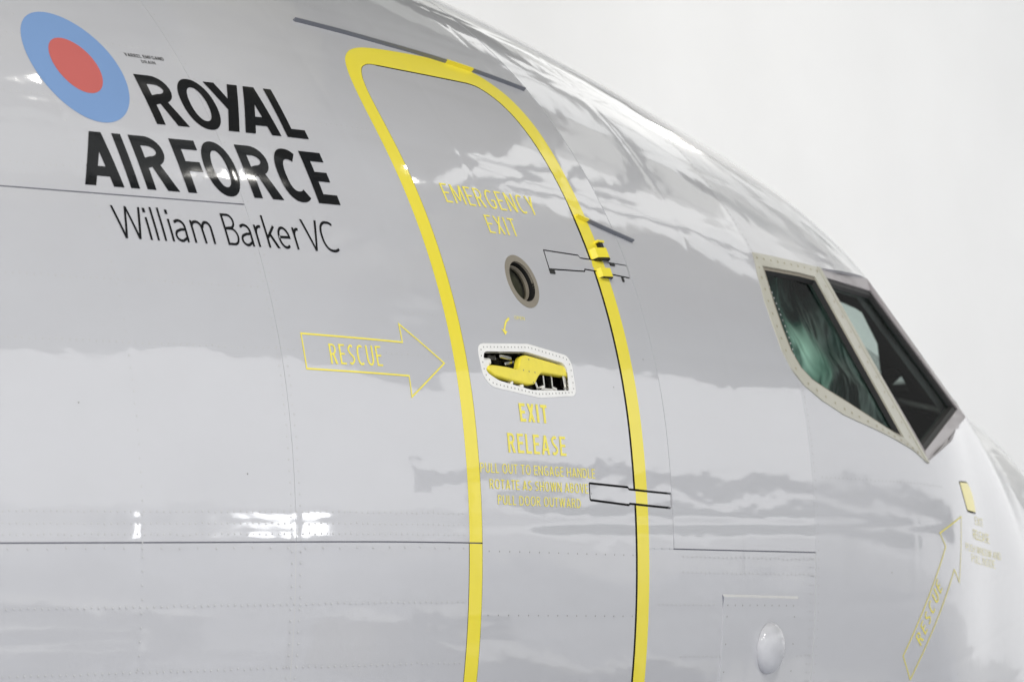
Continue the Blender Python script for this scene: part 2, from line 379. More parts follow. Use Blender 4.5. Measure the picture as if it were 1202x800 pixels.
def frame_at(t, z):
    """local axes on the skin: forward tangent, up tangent, normal"""
    P, n = S1(t, z); Q, _ = S1(t-.01, z); fx = Q-P; fx /= np.linalg.norm(fx); uz = np.cross(fx, n); uz /= np.linalg.norm(uz)
    if uz[2] < 0: uz = -uz
    return P, fx, uz, n
def box_mesh(name, P, ax, ay, az, sx, sy, sz, mat, bev=.15):
    """chamfered box centred at P"""
    V = []; k = min(sx, sy, sz)*bev
    prof = [(-sx+k, -sy), (sx-k, -sy), (sx, -sy+k), (sx, sy-k), (sx-k, sy), (-sx+k, sy), (-sx, sy-k), (-sx, -sy+k)]
    cx = 1-k/sx; cy = 1-k/sy
    for zz, q in ((-sz, (cx, cy)), (-sz+k, (1, 1)), (sz-k, (1, 1)), (sz, (cx, cy))):
        for a, b in prof: V.append(P+ax*a*q[0]+ay*b*q[1]+az*zz)
    Fc = [tuple(range(7, -1, -1)), tuple(range(24, 32))]
    for l in range(3):
        for i in range(8): j = (i+1) % 8; Fc.append((l*8+i, l*8+j, l*8+8+j, l*8+8+i))
    return mesh(name, V, Fc, mat, smooth=False)

# hinge knuckles standing out of the stripe
def knuckle(pts, zt_, zb_, h, dark=True):
    """small fairing: plan polygon in (t, offset), extruded from zt_ to zb_"""
    V = []; n = len(pts)
    for z in (zt_, zb_):
        for t, of in pts: V.append(S1(t, z, of)[0])
    Fc = [tuple(range(n)), tuple(range(2*n-1, n-1, -1))]+[(i, (i+1) % n, n+(i+1) % n, n+i) for i in range(n)]
    me = mesh('hinge_knuckle', V, Fc, M['yellow'], smooth=False); me.materials.append(M['dark'])
    me.polygons[1].material_index = 1 if dark else 0
    return link('hinge_knuckle', me, door)
knuckle([(4.385, -.002), (4.378, .014), (4.330, .020), (4.312, .012), (4.300, -.002)], .484, .458, .02)
knuckle([(4.385, -.002), (4.378, .010), (4.335, .014), (4.325, .008), (4.315, -.002)], .432, .409, .02)
kb = link('hinge_pin', mesh('hinge_pin', *(lambda V: (V, [(0, 1, 2, 3), (7, 6, 5, 4), (0, 4, 5, 1), (1, 5, 6, 2), (2, 6, 7, 3), (3, 7, 4, 0)]))([S1(t, z, of)[0] for of in (.0, .010) for t, z in ((4.335, .482), (4.318, .482), (4.318, .506), (4.335, .506))]), M['dark'], smooth=False), door)
V = [S1(t, z, of)[0] for of in (.0, .012) for t, z in ((4.342, .503), (4.310, .503), (4.310, .509), (4.342, .509))]
link('hinge_knuckle', mesh('hinge_knuckle', V, [(3, 2, 1, 0), (4, 5, 6, 7), (0, 1, 5, 4), (1, 2, 6, 5), (2, 3, 7, 6), (3, 0, 4, 7)], M['yellow'], smooth=False), door)
# little black stops in the hinge gap
for t, z, a, b in ((4.625, .409, .012, .006), (4.262, .412, .004, .007), (4.292, .450, .012, .004)):
    P, fx, uz, n = frame_at(t, z); link('hinge_stop', box_mesh('hinge_stop', P+n*.001, fx, uz, n, a, b, .002, M['dark']), door)

# ------------------------------------------------------------------ handle recess, handle and porthole
def domes(name, pts, r, h, mat, parent=root, off=0., kind='stuff', label=None):
    A = np.array(pts); P, N = surf(A[:, 0], A[:, 1], off); V = []; Fc = []; NN = []; m = 8
    for p, n in zip(P, N):
        u = np.cross(n, [1., 0, 0]); u /= np.linalg.norm(u); v = np.cross(n, u); k = len(V)
        V.append(p+n*h); NN.append(n)
        for i in range(m):
            a = 2*math.pi*i/m; d = u*math.cos(a)+v*math.sin(a); V.append(p+d*r); q = n+d*h/r*1.6; NN.append(q/np.linalg.norm(q))
            Fc.append((k, k+1+i, k+1+(i+1) % m))
    return link(name, mesh(name, V, Fc, mat, NN), parent, label, kind)
def tube_ring(loopA, offA, loopB, offB, mat, name, parent, flip=False, label=None):
    A = np.array(loopA); B = np.array(loopB); n = len(A)
    PA, NA = surf(A[:, 0], A[:, 1], offA); PB, NB = surf(B[:, 0], B[:, 1], offB)
    Fc = [(i, (i+1) % n, n+(i+1) % n, n+i) for i in range(n)]
    if flip: Fc = [f[::-1] for f in Fc]
    return link(name, mesh(name, np.vstack([PA, PB]), Fc, mat), parent, label)
tube_ring(bez_i, .0012, bez_i, -.006, M['steel'], 'recess_lip', bez)
b2 = inset(bez_i, -.002)
tube_ring(b2, -.006, b2, -.055, M['darkmetal'], 'recess_wall', bez)
lp = inset(bez_i, -.004); V2b, Tb = cdt([lp], []); sheet('recess_floor', V2b, Tb[inpoly(V2b[Tb].mean(1), lp)], -.054, M['darkmetal'], bez)
# paddle handle: double-cranked flat lever, thick with rounded edge
hz = [(5.048, .145), (5.030, .150), (4.960, .148), (4.922, .145), (4.908, .150), (4.897, .167), (4.884, .178), (4.865, .182), (4.845, .181), (4.70, .166), (4.680, .161), (4.674, .151), (4.676, .139), (4.690, .137), (4.775, .140), (4.800, .139), (4.818, .130), (4.832, .119), (4.842, .111), (4.868, .108), (4.90, .110), (5.012, .1215), (5.034, .126), (5.050, .135)]
hp = smooth_poly(tz(hz), 3)
L0 = inset(hp, .0035); L1 = inset(hp, .0008)
lay = [(L0, .002), (L1, .0005), (hp, -.003), (hp, -.013)]
V = []; NNs = []
for q, of in lay:
    A = np.array(q); P, N = surf(A[:, 0], A[:, 1], of-.004); V.append(P)
n = len(hp); V = np.vstack(V)
Fc = [(l*n+i, l*n+(i+1) % n, (l+1)*n+(i+1) % n, (l+1)*n+i) for l in range(3) for i in range(n)]
hob = link('door_handle', mesh('door_handle', V, [f[::-1] for f in Fc]+[tuple(range(n))], M['handle']), door, 'yellow cranked door handle')
for pg in hob.data.polygons:
    if len(pg.vertices) > 4: pg.use_smooth = False
domes('pivot_pin', [(t, float(z2s(t, z))) for t, z in ((4.853, .171), (4.888, .143), (4.862, .141), (4.834, .140), (4.850, .114))], .0024, .0008, M['fasty'], hob, -.0018)
def bits(name, t, z, of, a, b, cc, mat, parent=bez, rot=0):
    P, fx, uz, n_ = frame_at(t, z); cr, sr = math.cos(rot), math.sin(rot)
    return link(name, box_mesh(name, P+n_*of, fx*cr+uz*sr, uz*cr-fx*sr, n_, a, b, cc, mat, .3), parent)
bits('white_stop', 5.055, .152, -.020, .022, .014, .012, M['white']); bits('white_stop', 5.028, .163, -.024, .018, .008, .008, M['white'])
bits('bracket', 4.93, .178, -.030, .028, .005, .010, M['steel'], rot=-.1); bits('bracket', 4.925, .163, -.026, .018, .004, .008, M['steel'], rot=.15)
bits('bracket', 4.885, .160, -.034, .006, .012, .010, M['steel']); bits('bracket', 4.985, .176, -.036, .02, .008, .010, M['darkmetal'])
bits('bracket', 4.815, .115, -.020, .004, .012, .006, M['steel'], rot=.5); bits('bracket', 4.775, .119, -.022, .003, .020, .008, M['steel'], rot=-.12)
bits('bracket', 4.735, .119, -.022, .003, .020, .008, M['steel'], rot=-.15); bits('bracket', 4.77, .103, -.016, .030, .0025, .006, M['steel'])
bits('bracket', 4.79, .106, -.018, .010, .004, .006, M['white'], rot=.3); bits('bracket', 4.73, .107, -.018, .012, .004, .006, M['steel'], rot=-.2)
bits('bracket', 4.945, .110, -.012, .006, .004, .006, M['white'], rot=.8); bits('bracket', 4.90, .104, -.012, .008, .004, .006, M['white'], rot=.2)
bits('bracket', 4.69, .128, -.010, .004, .020, .006, M['steel'])
# porthole tube
tube_ring(port_i, .001, port_i, -.012, M['dark'], 'porthole_seal', prt)
p1 = circ(pc, .0565, 48); tube_ring(p1, -.012, p1, -.050, M['dark'], 'porthole_tube', prt)
p2 = circ(pc, .0555, 48); p3 = circ(pc, .0500, 48); p4 = circ(pc, .0455, 48)
tube_ring(p2, -.016, p3, -.017, M['darkmetal'], 'inner_ring', prt); tube_ring(p3, -.017, p3, -.026, M['dark'], 'inner_ring', prt)
tube_ring(p3, -.013, circ(pc, .0475, 48), -.013, M['ring'], 'inner_ring', prt); tube_ring(circ(pc, .0475, 48), -.013, circ(pc, .0465, 48), -.024, M['ring'], 'inner_ring', prt)
pl = circ(pc, .054, 48); V2b, Tb = cdt([pl], []); k = inpoly(V2b[Tb].mean(1), pl)
sheet('porthole_glass', V2b, Tb[k], -.020, M['porthole'], prt)
sheet('porthole_blind', V2b, Tb[k], -.032, plain('grey_green_blind', (.16, .165, .14), .6), prt)

# ------------------------------------------------------------------ port side and belly seen only from elsewhere
V2m = V2; keep = np.isin(lab, ['upper_aft', 'mid_aft', 'low_aft', 'door_surround', 'low_fwd', 'hinge_side', 'nose', 'static_panel', 'band', 'groove', 'butt', 'gap', 'door', 'uh', 'lh', 'uh_band', 'lh_band', 'bezel', 'port', 'flap']) | inpoly(c, bez_o) | inpoly(c, port_o)
keep &= ~inpoly(c, glaz)
P, N = surf(V2[:, 0], V2[:, 1], 0); P = P*[1, -1, 1]; N = N*[1, -1, 1]
Tm = T[keep]; a_, b_, c_ = P[Tm[:, 0]], P[Tm[:, 1]], P[Tm[:, 2]]; fl = (np.cross(b_-a_, c_-a_)*N[Tm[:, 0]]).sum(1) < 0
Tm = np.where(fl[:, None], Tm[:, ::-1], Tm); us, inv = np.unique(Tm, return_inverse=True)
link('port_side_skin', mesh('port_side_skin', P[us], inv.reshape(Tm.shape), M['skin'], N[us]))
# dark lining inside both sides of the flight deck
gg = np.array([(a, b) for a in np.arange(1.2, 3.75, .08) for b in np.linspace(LBOT*.8, LTOP, 40)])
V2l, Tl = cdt([resample([(1.1, LBOT*.85), (3.8, LBOT*.85), (3.8, LTOP), (1.1, LTOP)], .08), resample(glaz, .04)], gg)
cl = V2l[Tl].mean(1); kl = ~inpoly(cl, glaz)
for sg in (1, -1):
    P, N = surf(V2l[:, 0], V2l[:, 1], -.035); P = P*[1, sg, 1]; us, inv = np.unique(Tl[kl], return_inverse=True)
    link('cockpit_lining', mesh('cockpit_lining', P[us], inv.reshape(-1, 3), M['lining'], smooth=False))
# bulkheads, floor and glareshield
def slab(name, x0, x1, y0, y1, z0, z1, mat, parent=root, label=None):
    P = np.array([(x0+x1)/2, (y0+y1)/2, (z0+z1)/2]); I = np.eye(3)
    return link(name, box_mesh(name, P, I[0], I[1], I[2], abs(x1-x0)/2, abs(y1-y0)/2, abs(z1-z0)/2, mat, .12), parent, label)
a_ = np.linspace(-math.pi, math.pi, 41)[:-1]; pb = [(-3.6, -(float(fw(3.6))-.04)*math.cos(a), (float(fh(3.6) if math.sin(a) > 0 else fd(3.6))-.04)*math.sin(a)) for a in a_]
link('cockpit_bulkhead', mesh('cockpit_bulkhead', pb, [tuple(range(40))], M['lining'], smooth=False))
hA = [(1.66, 2.06), (1.76, 1.76), (1.83, 1.52), (1.847, 1.465), (1.579, 1.618), (1.473, 1.717), (1.275, 1.919), (1.138, 2.049), (1.105, 2.181), (1.239, 2.152), (1.454, 2.064)]
hB = [(1.123, 2.016), (1.367, 1.600), (1.191, 1.683), (1.174, 1.795), (1.214, 1.808)]
hA = [(1.5+(a-1.5)*1.22, 1.86+(b-1.86)*1.22) for a, b in hA]; hB = [(1.21+(a-1.21)*1.25, 1.79+(b-1.79)*1.25) for a, b in hB]
gb = np.array([(a, b) for a in np.arange(.9, 2.9, .06) for b in np.arange(.5, 2.85, .06)])
for sg in (1, -1):
    bo = resample([(.85, .35), (2.75, .9), (2.75, LTOP), (.85, LTOP)], .06); Vb, Tb = cdt([bo, hA, hB], gb); cb = Vb[Tb].mean(1); kb_ = inpoly(cb, bo)
    if sg == 1: kb_ &= ~inpoly(cb, hA) & ~inpoly(cb, hB)
    kb_ &= ~((cb[:, 0] > 2.42) & (cb[:, 1] < 1.05))
    Pb, Nb = surf(Vb[:, 0], Vb[:, 1], -.045); us, inv = np.unique(Tb[kb_], return_inverse=True)
    link('windscreen_light_mask', mesh('windscreen_light_mask', (Pb*[1, sg, 1])[us], inv.reshape(-1, 3), M['lining'], smooth=False))  # dark sheet added inside the windscreens; its holes shape the bright patches
slab('cockpit_floor', -3.6, -1.3, -.95, .95, -.78, -.72, M['lining'])
slab('glareshield', -2.05, -1.55, -.80, .80, -.10, .18, M['lining'])
slab('overhead_panel', -3.1, -2.6, -.35, .35, .78, .95, M['lining'])
for y in (-.62, .62):
    st = slab('pilot_seat', -3.15, -2.60, y-.25, y+.25, -.35, -.22, M['seat'])
    slab('seat_back', -3.20, -3.08, y-.24, y+.24, -.2, .40, M['seat'], st).location = (0, 0, 0)
    slab('headrest', -3.20, -3.08, y-.13, y+.13, .42, .62, M['seat'], st).location = (0, 0, 0)

# ------------------------------------------------------------------ cockpit windows
def pframe(name, outer, inner, mat, thick=.014, off=.003, label=None, parent=root):
    """frame plate between two 3-D loops of equal count, with turned edges"""
    n = len(outer); O = np.array(outer); I = np.array(inner); cen = O.mean(0)
    nn = np.cross(O[n//3]-O[0], O[2*n//3]-O[0]); nn /= np.linalg.norm(nn)
    if nn[1] > 0: nn = -nn
    V = np.vstack([O+nn*off, I+nn*off, O-nn*thick, I-nn*thick])
    Fc = [(i, (i+1) % n, n+(i+1) % n, n+i) for i in range(n)]+[(2*n+i, 2*n+(i+1) % n, (i+1) % n, i) for i in range(n)]+[(n+i, n+(i+1) % n, 3*n+(i+1) % n, 3*n+i) for i in range(n)]
    me = mesh(name, V, Fc, mat, smooth=False); o = link(name, me, parent, label)
    return o, nn
def lift(pts, a=3, b=7):
    P = np.array(pts, float); Q = S(P[:, 0], P[:, 1])[0]
    if len(Q) > b:
        for i in range(a, b+1): Q[i] = Q[a]+(Q[b]-Q[a])*(i-a)/(b-a)
    return Q
# aft fixed window
o3 = [(3.440, .545), (3.30, .5425), (3.16, .539), (3.012, .535), (2.935, .40), (2.86, .26), (2.78, .12), (2.703, -.018), (2.80, .013), (2.90, .035), (3.02, .058), (3.13, .077), (3.222, .094), (3.33, .127), (3.42, .165), (3.475, .21), (3.503, .26), (3.510, .33), (3.506, .40), (3.480, .475)]
i3 = [(3.424, .506), (3.31, .505), (3.19, .504), (3.085, .500), (3.040, .41), (2.975, .285), (2.915, .17), (2.852, .045), (2.885, .048), (2.945, .062), (3.04, .088), (3.13, .113), (3.20, .133), (3.29, .158), (3.37, .184), (3.42, .215), (3.452, .262), (3.462, .325), (3.458, .40), (3.442, .46)]
O3 = lift(o3); I3 = lift(i3)
wf, n3 = pframe('window_frame', O3, I3, M['frame'], label='cream riveted frame of the rear cockpit window')
def ring_between(name, A, B, nn, oa, ob, mat, parent):
    n = len(A); return link(name, mesh(name, np.vstack([A+nn*oa, B+nn*ob]), [(i, (i+1) % n, n+(i+1) % n, n+i) for i in range(n)], mat, smooth=False), parent)
cen = I3.mean(0); I3b = cen+(I3-cen)*.955; I3c = cen+(I3-cen)*.92
ring_between('window_gasket', I3, I3b, n3, -.001, .001, M['ring'], wf); ring_between('window_gasket', I3b, I3c, n3, .001, -.012, M['dark'], wf)
c3_ = I3b.mean(0); Z_ = I3b-c3_; nf = np.linalg.svd(Z_)[2][2]; nf = -nf if nf[1] > 0 else nf
pane('window_pane', I3b-np.outer(Z_@nf, nf)-nf*.012, nf, M['pane3'], wf)
# sliding window: flat quadrilateral
Q1, Q2, Q3, Q4 = [np.array(v) for v in ((-3.010, -1.404, .535), (-2.508, -1.227, .553), (-2.019, -1.192, .166), (-2.701, -1.490, -.020))]
nq = np.cross(Q2-Q1, Q4-Q1); nq /= np.linalg.norm(nq); nq = -nq if nq[1] > 0 else nq
def lerp_loop(q, k=4): return np.array([q[i]+(q[(i+1) % 4]-q[i])*u/k for i in range(4) for u in range(k)])
J1, J2, J3, J4 = [np.array(v) for v in ((-2.972, -1.396, .512), (-2.488, -1.222, .518), (-2.090, -1.213, .185), (-2.691, -1.480, .016))]
OQ = lerp_loop([Q1, Q2, Q3, Q4]); IQ = lerp_loop([J1, J2, J3, J4])
wf2, _ = pframe('window_frame', OQ, IQ, M['frame2'], thick=.045, off=.002, label='mauve grey frame of the forward side window')
cen = IQ.mean(0); IQb = cen+(IQ-cen)*.945; IQc = cen+(IQ-cen)*.90
ring_between('window_gasket', IQ, IQb, nq, -.002, -.004, M['dark'], wf2); ring_between('window_gasket', IQb, IQc, nq, -.004, -.016, M['dark'], wf2)
pane('window_pane', IQb-nq*.012, nq, M['pane'], wf2)
A_ = np.array([Q4+(Q3-Q4)*u for u in np.linspace(0, 1, 7)]); B_ = S(np.linspace(2.701, 1.98, 7), np.interp(np.linspace(2.701, 1.98, 7), [1.98, 2.36, 2.701], [.150, .055, -.034]), -.004)[0]
link('frame_fairing', mesh('frame_fairing', np.vstack([A_, B_]), [(i, i+1, 8+i, 7+i) for i in range(6)], M['frame2'], smooth=False), wf2)
# cream post between the two windows
pa = [lift([(3.026, .5345)])[0], lift([(3.004, .534)])[0], lift([(2.692, -.020)])[0], lift([(2.713, -.016)])[0]]
pv = [p+nq*k for k in (.006, -.02) for p in pa]
link('window_post', mesh('window_post', pv, [(0, 1, 2, 3), (7, 6, 5, 4), (0, 4, 5, 1), (1, 5, 6, 2), (2, 6, 7, 3), (3, 7, 4, 0)], M['frame'], smooth=False))
# windscreens and the mirrored far side
T1 = np.array([-2.35, 0, zt-.005]); B1 = np.array([-.98, 0, zb-.005])
def wind(sg):
    m = np.array([1, sg, 1]); q = [T1, Q2, Q3, B1]; cc = sum(q)/4; OO = lerp_loop([v*m for v in q]); II = cc*m+(OO-cc*m)*.95
    o, nn = pframe('windscreen_frame', OO, II, M['frame2'], off=0); pane('windscreen_pane', II-[0, 0, .006], (1, 0, 1), M['clear'], o)
wind(1); wind(-1)
mm = np.array([1, -1, 1])
o, nn = pframe('window_frame', OQ*mm, IQ*mm, M['frame2'], off=0, label='forward window frame on the far side'); pane('window_pane', IQb*mm, (0, 1, .2), M['clear'], o)
o, nn = pframe('window_frame', O3*mm, I3*mm, M['frame'], off=0, label='rear window frame on the far side'); pane('window_pane', I3b*mm, (0, 1, .2), M['clear'], o)
# crumpled green sunshade behind the rear window
m, nt, p = nodes('green_sheet_painted_light'); tc = nt.nodes.new('ShaderNodeTexCoord')
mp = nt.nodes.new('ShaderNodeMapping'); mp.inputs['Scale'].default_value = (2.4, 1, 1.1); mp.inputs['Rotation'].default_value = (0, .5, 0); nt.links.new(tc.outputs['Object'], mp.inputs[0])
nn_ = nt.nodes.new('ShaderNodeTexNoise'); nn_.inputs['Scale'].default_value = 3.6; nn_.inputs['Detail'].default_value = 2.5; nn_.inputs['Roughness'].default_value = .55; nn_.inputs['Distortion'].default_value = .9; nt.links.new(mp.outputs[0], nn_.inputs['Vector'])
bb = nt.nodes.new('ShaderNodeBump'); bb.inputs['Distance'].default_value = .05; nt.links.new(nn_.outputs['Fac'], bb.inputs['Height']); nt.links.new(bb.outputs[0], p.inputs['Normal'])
vs = nt.nodes.new('ShaderNodeVectorMath'); vs.operation = 'DISTANCE'; nt.links.new(tc.outputs['Object'], vs.inputs[0]); vs.inputs[1].default_value = (-3.24, -1.52, .27)  # centre of the bright patch: lit area of the sheet put into its colour
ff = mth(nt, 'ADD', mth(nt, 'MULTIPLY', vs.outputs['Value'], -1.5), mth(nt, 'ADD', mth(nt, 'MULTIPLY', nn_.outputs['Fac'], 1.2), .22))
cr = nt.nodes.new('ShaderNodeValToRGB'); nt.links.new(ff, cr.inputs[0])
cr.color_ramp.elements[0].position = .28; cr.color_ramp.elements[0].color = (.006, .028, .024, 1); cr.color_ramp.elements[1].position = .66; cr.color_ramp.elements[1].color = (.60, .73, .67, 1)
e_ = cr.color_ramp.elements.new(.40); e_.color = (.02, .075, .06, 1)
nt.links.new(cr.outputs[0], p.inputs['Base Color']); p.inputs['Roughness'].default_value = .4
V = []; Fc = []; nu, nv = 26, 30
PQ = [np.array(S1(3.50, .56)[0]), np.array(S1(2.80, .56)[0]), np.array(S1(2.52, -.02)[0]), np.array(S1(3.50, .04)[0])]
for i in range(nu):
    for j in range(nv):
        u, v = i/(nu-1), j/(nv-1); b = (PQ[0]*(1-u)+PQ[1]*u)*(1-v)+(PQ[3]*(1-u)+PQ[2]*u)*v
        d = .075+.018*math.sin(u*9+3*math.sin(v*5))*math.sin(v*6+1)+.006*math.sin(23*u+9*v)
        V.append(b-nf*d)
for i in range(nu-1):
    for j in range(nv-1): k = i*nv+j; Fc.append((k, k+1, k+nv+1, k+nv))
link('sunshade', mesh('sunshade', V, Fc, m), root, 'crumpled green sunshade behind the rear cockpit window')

# ------------------------------------------------------------------ drip rails
def rail(name, pts, hgt, dep, mat, parent=root, label=None, a=0, b=None):
    P = smooth_poly(tz(pts), 8, False)[a:b]; V = []; n = len(P)
    for t, s in P:
        for ds, of in ((hgt, 0), (hgt*.7, dep), (0, dep), (-.001, 0)): V.append(surf(np.array([t]), np.array([s+ds]), of-.001)[0][0])
    Fc = [(4*i+j, 4*i+4+j, 4*i+4+(j+1) % 4, 4*i+(j+1) % 4) for i in range(n-1) for j in range(4)]+[(3, 2, 1, 0), (4*n-4, 4*n-3, 4*n-2, 4*n-1)]
    return link(name, mesh(name, V, Fc, mat, smooth=False), parent, label)
r1 = [(5.255, 1.034), (5.061, 1.023), (4.878, 1.011), (4.684, .999), (4.447, .978), (4.235, .952)]
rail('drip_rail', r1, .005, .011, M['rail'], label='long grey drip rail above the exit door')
rail('drip_rail_patch', r1, .0056, .0118, M['yellow'], label='yellow painted stretch of the drip rail', a=27, b=32)
r2 = [(4.338, .563), (4.285, .552), (4.236, .542), (4.185, .532), (4.135, .522)]
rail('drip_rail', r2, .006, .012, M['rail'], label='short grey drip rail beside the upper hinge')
rail('drip_rail_patch', [(4.384, .574), (4.372, .571), (4.36, .568), (4.338, .5632)], .0062, .0122, M['yellow'])

so = inset(stat, -.006); A_ = np.array(stat); B_ = np.array(so); PA_, NA_ = surf(A_[:, 0], A_[:, 1], .0013); PB_, NB_ = surf(B_[:, 0], B_[:, 1], -.001)
link('plate_edge', mesh('plate_edge', np.vstack([PA_, PB_]), [(i, (i+1) % 4, 4+(i+1) % 4, 4+i) for i in (0, 1)], plain('plate_edge_paint', (.60, .60, .60), .25), smooth=False), statp)
link('plate_edge', mesh('plate_edge', [PA_[3], PA_[0], PB_[0], PB_[3]], [(0, 1, 2, 3)], M['seal'], smooth=False), statp)
# small dome on the static plate
P0, fx, uz, n_ = frame_at(3.700, -.531); V = []; Fc = []
nu, nv = 28, 9
for j in range(nv):
    a = j/(nv-1)*math.pi/2
    for i in range(nu):
        b = 2*math.pi*i/nu; V.append(P0+fx*math.cos(b)*math.cos(a)*.063+uz*math.sin(b)*math.cos(a)*.068+n_*(.0012+.034*math.sin(a)**.9))
Fc = [(j*nu+i, j*nu+(i+1) % nu, (j+1)*nu+(i+1) % nu, (j+1)*nu+i) for j in range(nv-1) for i in range(nu)]
link('dome_fairing', mesh('dome_fairing', V, Fc, plain('grey_gloss_dome', GREY, .12)), statp, 'small glossy egg shaped dome')

# ------------------------------------------------------------------ rivets (thousands, a pixel or two each)
rv = []
def row(z, t0, t1, p=.021, jit=.0008):
    n = int((t1-t0)/p); tt = t0+p*np.arange(n)+rng.normal(0, jit, n); zz = np.full(n, z)+rng.normal(0, jit, n)
    rv.extend(zip(tt, z2s(tt, zz)))
def colm(t, z0, z1, p=.022, jit=.0008):
    s0, s1 = float(z2s(t, z0)), float(z2s(t, z1)); n = int((s1-s0)/p); ss = s0+p*np.arange(n)
    rv.extend(zip(np.full(n, t)+rng.normal(0, jit, n), ss))
for z in (-.214, -.240, -.2635): row(z, 5.23, 7.4)
row(-.2945, 5.23, 7.4, .06)
for z in (.514, .536, .558): row(z, 5.89, 7.4)
row(.733, 5.23, 7.4, .021); row(.885, 5.9, 7.4, .022); row(-.42, 5.23, 7.4, .022); row(.158, 5.23, 7.4, .021); row(-.56, 5.23, 7.4, .022); row(.30, 5.9, 7.4, .022)
row(1.10, 3.48, 7.2, .022); row(.26, 5.22, 5.40, .02)
for t in (5.848, 5.878): colm(t, -.9, 1.45)
for t in (6.37, 6.88): colm(t, -.9, 1.3, .026)
for z in (.597, .548, .470, .06, -.265, -.245): row(z, 3.47, 4.20, .021)
for t in (3.435, 3.465, 3.48): colm(t, -.9, 1.1, .021)
for t in (4.195,): colm(t, -.26, .95, .024)
for z in (-.10, -.55, .70, .86): row(z, 3.47, 4.19, .023)
row(-.42, 4.0, 4.31, .022); row(-.08, 2.6, 3.43, .024)
for z in (-.30, -.34): row(z, 3.47, 4.2, .023)
domes('rivet', rv, .0027, .0006, M['rivet'], off=.0002, label='rows of flush rivets in the grey skin')
dk = []
for t in np.linspace(4.42, 5.12, 16): dk += [(t, z2s(t, -.30)), (t, z2s(t, -.45))]
dk += [(t, z2s(t, z)) for t, z in ((4.06, .03), (4.12, -.09), (4.62, -.152), (3.93, -.2), (2.45, -.60), (2.02, -.256), (3.0, -.33), (4.45, .12), (4.27, .2), (6.55, .02), (6.02, -.13))]
domes('fastener', dk, .0022, .0003, M['fast'], off=.0002, label='scattered small grey fasteners')
sr = []
for t in np.linspace(3.575, 3.93, 10): sr.append((t, z2s(t, -.421)))
for z in np.linspace(-.45, -.80, 6): sr += [(3.932, z2s(3.932, z)), (3.568, z2s(3.568, z))]
domes('fastener', sr, .0024, .0004, M['fast'], statp, .0013)
mid = even(inset(bez_o, .0095), .0165); domes('fastener', mid, .0021, .0004, M['fast'], bez, .0013, label='small grey fasteners round the handle bezel')
def framefast(O, I, f, nn, k, off, par):
    V = []; Fc = []; pts = []
    L = O*(1-f)+I*f; n = len(L)
    for i in range(n):
        a, b = L[i], L[(i+1) % n]; d = np.linalg.norm(b-a); q = max(1, int(round(d/k)))
        pts += [a+(b-a)*j/q for j in range(q)]
    for p in pts:
        u = np.cross(nn, [1., 0, 0]); u /= np.linalg.norm(u); v = np.cross(nn, u); s = len(V); V.append(p+nn*(off+.0006))
        for i in range(6): a = i*math.pi/3; V.append(p+nn*off+(u*math.cos(a)+v*math.sin(a))*.0042); Fc.append((s, s+1+i, s+1+(i+1) % 6))
    link('fastener', mesh('fastener', V, Fc, M['fasty'], smooth=False), par, 'bronze fasteners round the rear window', 'stuff')
framefast(O3, I3, .42, n3, .045, .0034, wf)

# ------------------------------------------------------------------ stroke lettering
def stroke(pts, w_, closed=False):
    P = [np.array(q, float) for q in pts]; P = np.array([q for i, q in enumerate(P) if i == 0 or np.linalg.norm(q-P[i-1]) > 1e-4]); n = len(P); Lf = []; Rt = []
    for i in range(n):
        if closed: e1 = P[i]-P[i-1]; e2 = P[(i+1) % n]-P[i]
        else: e1 = P[i]-P[i-1] if i else P[1]-P[0]; e2 = P[i+1]-P[i] if i < n-1 else P[-1]-P[-2]
        e1 = e1/max(np.linalg.norm(e1), 1e-9); e2 = e2/max(np.linalg.norm(e2), 1e-9)
        n1 = np.array([-e1[1], e1[0]]); n2 = np.array([-e2[1], e2[0]]); b = n1+n2; b /= max(np.linalg.norm(b), 1e-6); k = max(.45, b@n1)
        Lf.append(tuple(P[i]+b*w_/2/k)); Rt.append(tuple(P[i]-b*w_/2/k))
    return [Lf, Rt] if closed else [Lf+Rt[::-1]]
def arc(cx, cy, rx, ry, a0, a1, n=14, p=1.):
    return [(cx+rx*math.copysign(abs(math.cos(a))**p, math.cos(a)), cy+ry*math.copysign(abs(math.sin(a))**p, math.sin(a))) for a in np.linspace(math.radians(a0), math.radians(a1), n)]
CW = dict(A=.66, B=.58, C=.60, D=.64, E=.50, F=.48, G=.66, H=.64, I=.0, K=.6, L=.46, M=.80, N=.66, O=.70, P=.55, R=.60, S=.54, T=.54, U=.62, V=.62, W=.92, X=.60, Y=.58)
